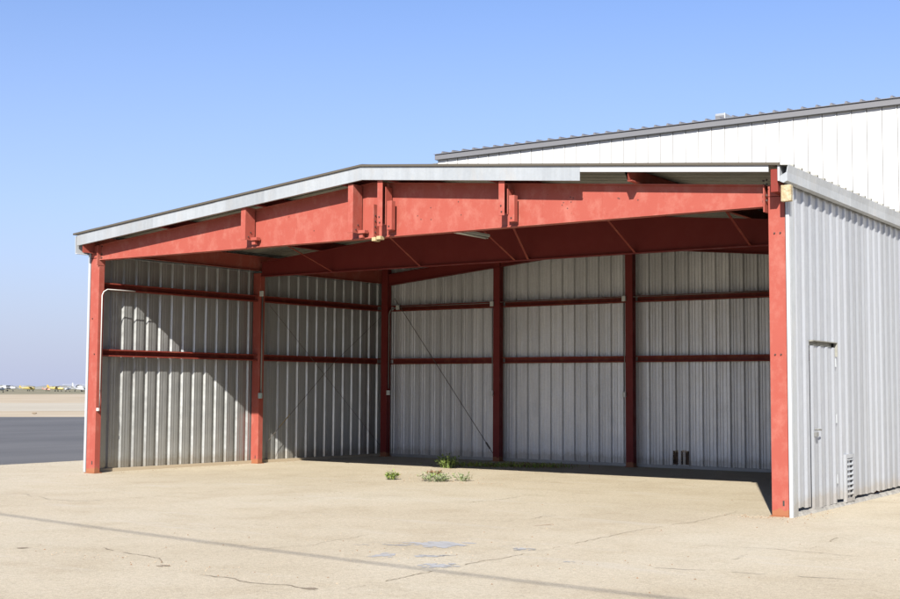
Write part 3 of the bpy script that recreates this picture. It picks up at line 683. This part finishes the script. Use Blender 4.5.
aircraft(-339.5, 276.3, 345, 1.35, Wt, Wt, 'largest white aircraft with tall tail near the left hangar column')
aircraft(-330, 270.5, 70, .8, (.6, .62, .66), Gr, 'pale grey aircraft nearest the left hangar column')
# far hedge and low sheds as a hazy line on the horizon
b = MB(); rng = random.Random(11)
for k in range(520):
    a = rng.uniform(R(120), R(152)); d = rng.uniform(1100, 1250); cx, cy = 17+d*math.cos(a), -14+d*math.sin(a)
    wv = rng.uniform(4, 14); hh = rng.uniform(1.2, 3.2); seg = 6
    vs = [(cx+wv*math.cos(t*math.pi/3)*rng.uniform(.7, 1), cy+wv*math.sin(t*math.pi/3), 0) for t in range(6)]+[(cx+wv*.6*math.cos(t*math.pi/3), cy+wv*.6*math.sin(t*math.pi/3), hh*rng.uniform(.6, .9)) for t in range(6)]+[(cx, cy, hh)]
    fs = [(t, (t+1) % 6, 6+(t+1) % 6, 6+t) for t in range(6)]+[(6+t, 6+(t+1) % 6, 12) for t in range(6)]
    b.mesh(vs, fs)
def hz_f(nt, bb): nt.links.new(ramp(nt, noise_n(nt, coords(nt), .05, 4), [(.35, (.16, .17, .15)), (.65, (.24, .23, .21))]), bb.inputs['Base Color'])
tag(b.build('distant_scrub', mat('distant_scrub', (.2, .2, .18), .9, 0, .1, build=hz_f)), 'low dull scrub along the far airfield horizon', 'scrub', kind='stuff')

# ------------------------------------------------------------------ weeds and litter
def weed(name, x, y, r, h, n, mats, label, seed, group='weeds in the pavement joints', flower=0, leaf=.05):
    rng = random.Random(seed); b = MB()
    for k in range(n):
        a = rng.uniform(0, 2*math.pi); q = r*math.sqrt(rng.random())*.55; bx, by = q*math.cos(a), q*math.sin(a)*.8
        lean = rng.uniform(.1, .9); ht = h*rng.uniform(.35, 1)*(1-.5*q/r); dx, dy = math.cos(a)*lean*r*.6, math.sin(a)*lean*r*.6
        p0 = Vector((bx, by, 0)); p1 = p0+Vector((dx*.5, dy*.5, ht*.7)); p2 = p0+Vector((dx, dy, ht))
        s = Vector((-math.sin(a), math.cos(a), 0))*.003
        b.quad(p0-s, p0+s, p1+s, p1-s); b.quad(p1-s, p1+s, p2+s*.4, p2-s*.4)
        for j in range(rng.randint(3, 6)):
            t = rng.uniform(.15, 1); c = p0.lerp(p1, t*2) if t < .5 else p1.lerp(p2, t*2-1)
            u = Vector((rng.uniform(-1, 1), rng.uniform(-1, 1), rng.uniform(-.1, .8))).normalized()*leaf*rng.uniform(.5, 1.2); v_ = u.cross(Vector((rng.uniform(-.3, .3), rng.uniform(-.3, .3), 1))).normalized()*leaf*.22
            b.mesh([c, c+u*.5+v_, c+u, c+u*.5-v_], [(0, 1, 2, 3)], 0 if rng.random() < .75 else 1)
    if flower:
        for k in range(flower):
            a = rng.uniform(0, 6.28); c = Vector((math.cos(a)*r*.4*rng.random(), math.sin(a)*r*.4*rng.random(), h*rng.uniform(.6, 1.1)))
            for j in range(5):
                t = j*1.2566; u = Vector((math.cos(t), math.sin(t), .3))*.022; v_ = Vector((-math.sin(t), math.cos(t), 0))*.008
                b.mesh([c, c+u*.6+v_, c+u, c+u*.6-v_], [(0, 1, 2, 3)], 2)
    o = b.build(name, mats, merge=False, loc=(x, y, .004)); tag(o, label, 'weed', group)
weed('weed', 5.03, 1.95, .13, .17, 42, [M['leaf'], M['leaf_yellow']], 'small bright green tuft growing alone in sunlight on the floor', 1, leaf=.06)
weed('weed', 5.78, 2.12, .34, .16, 85, [M['leaf_grey'], M['leaf']], 'wide pale grey-green weed, nearest the camera', 2, leaf=.05)
weed('weed', 6.08, 2.42, .17, .15, 30, [M['leaf_grey'], M['leaf']], 'thin pale sprig just right of the wide grey-green weed', 9, leaf=.05)
weed('weed', 4.02, 4.98, .26, .27, 75, [M['leaf'], M['leaf_grey'], M['petal']], 'taller green weed with tiny white flowers at the shadow edge', 3, flower=14, leaf=.07)
weed('weed', 4.95, 3.25, .16, .09, 45, [M['dry'], M['leaf']], 'withered brownish weed between the green weeds', 4, leaf=.05)
b = MB(); rng = random.Random(6)
for k in range(1500):
    t = rng.random(); x = 3.9+1.5*t+rng.gauss(0, .28); y = 5.75+.75*t+rng.gauss(0, .22)
    if y > 7.3: continue
    u = Vector((rng.uniform(-1, 1), rng.uniform(-1, 1), rng.uniform(.1, 1.2))).normalized()*rng.uniform(.03, .10); c = Vector((x, y, .005)); v_ = Vector((-u.y, u.x, 0)).normalized()*.010
    b.mesh([c-v_*.5, c+u*.5+v_, c+u, c+u*.5-v_], [(0, 1, 2, 3)], rng.choice((0, 0, 1, 2)))
tag(b.build('ground_weeds', [M['leaf_yellow'], M['leaf'], M['dry']], merge=False), 'mat of low yellow-green weeds in shade by the rear wall', 'ground cover', kind='stuff')
b = MB()
def pebble(x, y, s, mi):
    vs = [(x+s*rng.uniform(.6, 1)*math.cos(t*1.2566), y+s*rng.uniform(.6, 1)*math.sin(t*1.2566), .006) for t in range(5)]+[(x, y, .006+s*rng.uniform(.5, .9))]
    b.mesh(vs, [(t, (t+1) % 5, 5) for t in range(5)], mi)
for k in range(1500):
    c = rng.choice(((5.2, 2.6, .8, .6), (4.2, 5.0, .7, .3), (10.5, -4.9, 1.4, .6), (9.4, -6.9, .9, .12), (12.35, .4, .08, .6), (.45, 2, .08, 2.2), (11.9, -.2, .25, .1), (5.9, 2.2, .5, .2), (8, 0, 4, 4), (-2.55, 1, .25, 3), (-2.5, 1, .35, 3), (5.2, 3.2, .9, .5), (.5, 4, .1, 2.2)))
    pebble(rng.gauss(c[0], c[2]), rng.gauss(c[1], c[3]), rng.uniform(.004, .013), rng.choice((0, 0, 1)))
tag(b.build('ground_litter', [M['stone'], M['dry']], merge=False), 'scattered grit and dry plant litter on the concrete', 'litter', kind='stuff')
# dark stone lying on the far verge
for i, (x, y, s) in enumerate([(-38.5, 28.4, .11)]):
    b = MB(); rng = random.Random(2); vs = []
    bmx = bmesh.new(); bmesh.ops.create_icosphere(bmx, subdivisions=2, radius=s)
    for v in bmx.verts: v.co = Vector((v.co.x*1.6, v.co.y, v.co.z*.45))*(1+.25*noise.noise(v.co*2.2))
    me = bpy.data.meshes.new('rock'); bmx.to_mesh(me); bmx.free(); me.materials.append(M['crack'])
    o = bpy.data.objects.new('rock', me); COL.objects.link(o); o.location = (x, y, .08); tag(o, 'small dark brown lump lying beyond the taxiway', 'rock')
